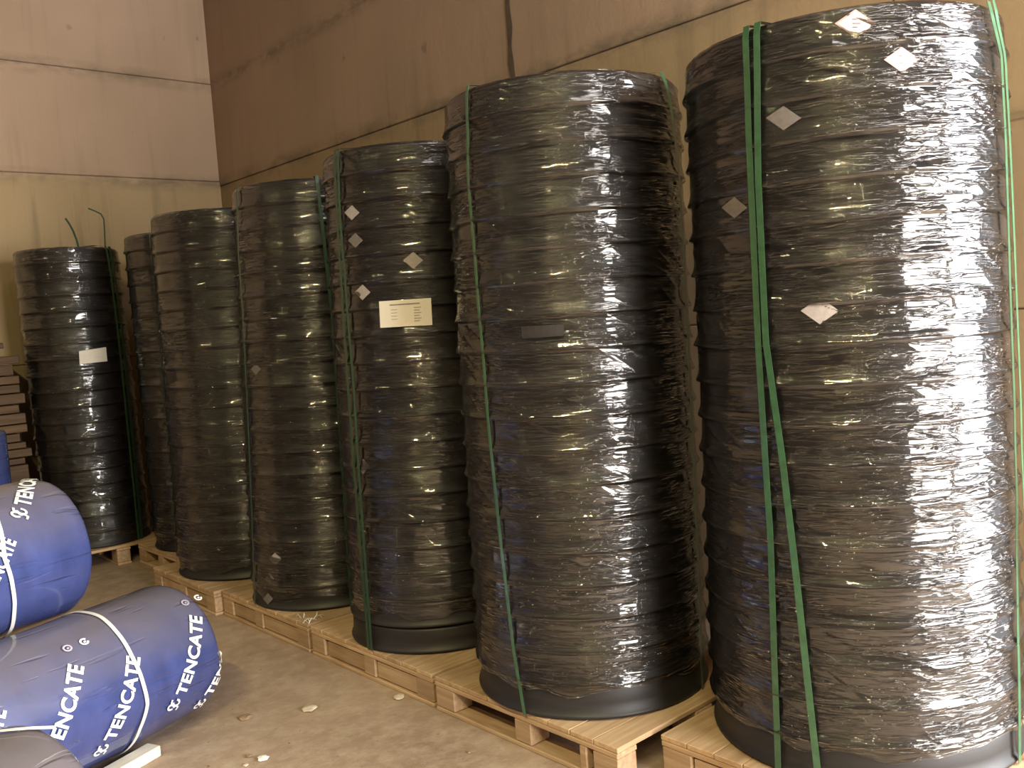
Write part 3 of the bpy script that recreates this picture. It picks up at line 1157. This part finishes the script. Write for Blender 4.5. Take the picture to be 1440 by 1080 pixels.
lettering(r2, C2, AZ, (244, 1000), (283, 868), 0.078)
lettering(r2, C2, AZ, (142, 1062), (196, 925), 0.078)
lettering(r2, C2, AZ, (62, 1085), (117, 938), 0.078)
lettering(r2, C2, AZ, (0.080, 2.38), (-0.125, 1.22), 0.078)     # given as distance along the roll and angle
lettering(r2, C2, AZ, (-50, 1140), (8, 1000), 0.078)
icons(r2, C2, AZ, (278, 841), 0.016)
icons(r2, C2, AZ, (118, 903), 0.016)
lettering(r1, C1, AZ, (36, 733), (48, 640), 0.078)
lettering(r1, C1, AZ, (-22, 850), (22, 762), 0.072)

# white strip along the top edge of the grey roll
up = Vector((0, 0, 0.294))
pts, nr = [], []
for i, (x, y) in enumerate([(-30, 1030), (0, 1026), (20, 1024), (45, 1022), (78, 1021)]):
    s, a = on_roll(C3, AZ, x, y + 3, 0.298)
    pts.append(roll_pos(C3, AZ, s, a, 0.300) + up)
    nr.append(roll_pos(C3, AZ, 0, a, 1.0))
ribbon('strap_end', pts, nr, 0.012, 0.002, M['white_strap'], r3)

# pale batten against the front of the lower blue roll
t = empty('pale_batten', (1.008, 3.525, 0.0), 'pale sawn batten on the floor against the lower blue roll', 'batten', rz=0)
t.rotation_euler = (0, 0, pi / 2 - radians(68))
bm = bmesh.new()
box_bm(bm, -0.9, 0.23, -0.035, 0.035, 0.0, 0.042, 0.003)
me = bpy.data.meshes.new('batten_body')
bm.to_mesh(me); bm.free()
link('batten_body', me, M['pale'], t)

# ------------------------------------------------------------------ brown boards by the north wall
t = empty('board_stack', (1.12, 7.55, 0), 'pile of brown wooden boards against the back wall, beside the farthest stack', 'boards')
z = 0.0
for (xa, xb) in ((-0.6, -0.5), (0.0, 0.1), (0.56, 0.66)):
    box('bearer', xa, xb, -0.28, 0.36, 0, 0.09, M['brown'], t)
z = 0.09
i = 0
while z < 1.66:
    hgt = random.choice((0.045, 0.06, 0.075))
    if z < 0.75:
        hgt = random.choice((0.12, 0.15))
    e = random.uniform(-0.03, 0.03)
    top_ = z > 1.52
    n = 3
    for q in range(n):
        ya = -0.28 + q * 0.64 / n
        xr = (0.66 if not top_ else 0.58) + e + random.uniform(-.012, .012)
        box('board', -0.72 + e, xr, ya + 0.003, ya + 0.64 / n - 0.003, z + 0.004, z + hgt, M['brown'], t, 0.004)
    z += hgt + 0.004
    i += 1
# blue drum-like roll standing beside the rolls, far left
vs, fs = lathe([(0.001, 0.0), (0.13, 0.0), (0.14, 0.02), (0.14, 1.08), (0.13, 1.10), (0.04, 1.10), (0.04, 1.0), (0.001, 1.0)], 40)
u = [(atan2(v[1], v[0]) * 0.14, v[2]) for v in vs]
o = link('blue_roll', mesh('blue_roll', vs, fs, u), M['roll'], None, (1.405, 6.78, 0.0), smooth=True)
tag(o, 'upright blue wrapped roll at the picture edge, in front of the brown boards', 'roll')

# ------------------------------------------------------------------ litter on the floor


def scrap(name, loc, size, label, cat, mat, seed, flat=0.35, group='scraps on the floor'):
    bm = bmesh.new()
    bmesh.ops.create_icosphere(bm, subdivisions=2, radius=1.0)
    for v in bm.verts:
        n_ = noise.noise(v.co * 1.4 + Vector((seed, 0, 0)))
        v.co = v.co * (1 + 0.45 * n_)
        v.co.z *= flat
        v.co *= size
    zmin = min(v.co.z for v in bm.verts)
    for v in bm.verts:
        v.co.z -= zmin
    me = bpy.data.meshes.new(name)
    bm.to_mesh(me); bm.free()
    o = link(name, me, mat, None, loc, smooth=False)
    o.rotation_euler = (0, 0, seed)
    tag(o, label, cat, group)
    return o


scrap('plaster_chip', (1.487, 3.230, 0), 0.020, 'bright white chip on the floor in front of the rolls', 'chip', M['paper'], 1.2)
scrap('wood_chip', (1.460, 3.292, 0), 0.014, 'small brown chip beside the bright white chip', 'chip', M['core'], 2.2)
scrap('wood_chip', (1.418, 3.235, 0), 0.010, 'tiny pale crumb just left of the bright white chip', 'chip', M['scrap'], 3.2)
scrap('crumpled_scrap', (1.837, 3.498, 0), 0.034, 'crumpled pale scrap on the floor midway between rolls and pallets', 'scrap', M['scrap'], 4.1, 0.18)
scrap('crumpled_scrap', (1.614, 3.641, 0), 0.030, 'brown crumpled leaf on the floor beside the lower blue roll', 'scrap', M['core'], 5.1, 0.2)
scrap('wood_chip', (2.03, 2.66, 0), 0.008, 'dark speck of wood on the floor near the nearest pallets', 'chip', M['core'], 6.1)
scrap('wood_chip', (2.155, 3.29, 0), 0.026, 'pale splinter on the floor at the foot of a pallet', 'chip', M['scrap'], 7.3, 0.25)
# shred of clear film and straw on the pallet beside stack four
bm_pts = []
vs, fs = [], []
for q in range(9):
    a = random.uniform(0, pi)
    x0, y0 = random.uniform(-0.05, 0.05), random.uniform(-0.06, 0.06)
    L = random.uniform(0.03, 0.08)
    b = len(vs)
    for i in range(6):
        f = i / 5
        x, y, z = x0 + cos(a) * L * f, y0 + sin(a) * L * f, 0.002 + 0.02 * sin(pi * f) * random.uniform(.5, 1)
        vs += [(x, y, z), (x + 0.004 * sin(a), y - 0.004 * cos(a), z), (x, y, z + 0.002)]
        if i:
            for e in range(3):
                fs.append((b + (i - 1) * 3 + e, b + (i - 1) * 3 + (e + 1) % 3, b + i * 3 + (e + 1) % 3, b + i * 3 + e))
o = link('film_shreds', mesh('film_shreds', vs, fs), M['paper'], None, (2.245, 4.17, 0.146))
tag(o, 'small tangle of pale film shreds on a pallet edge between two stacks', 'shreds')
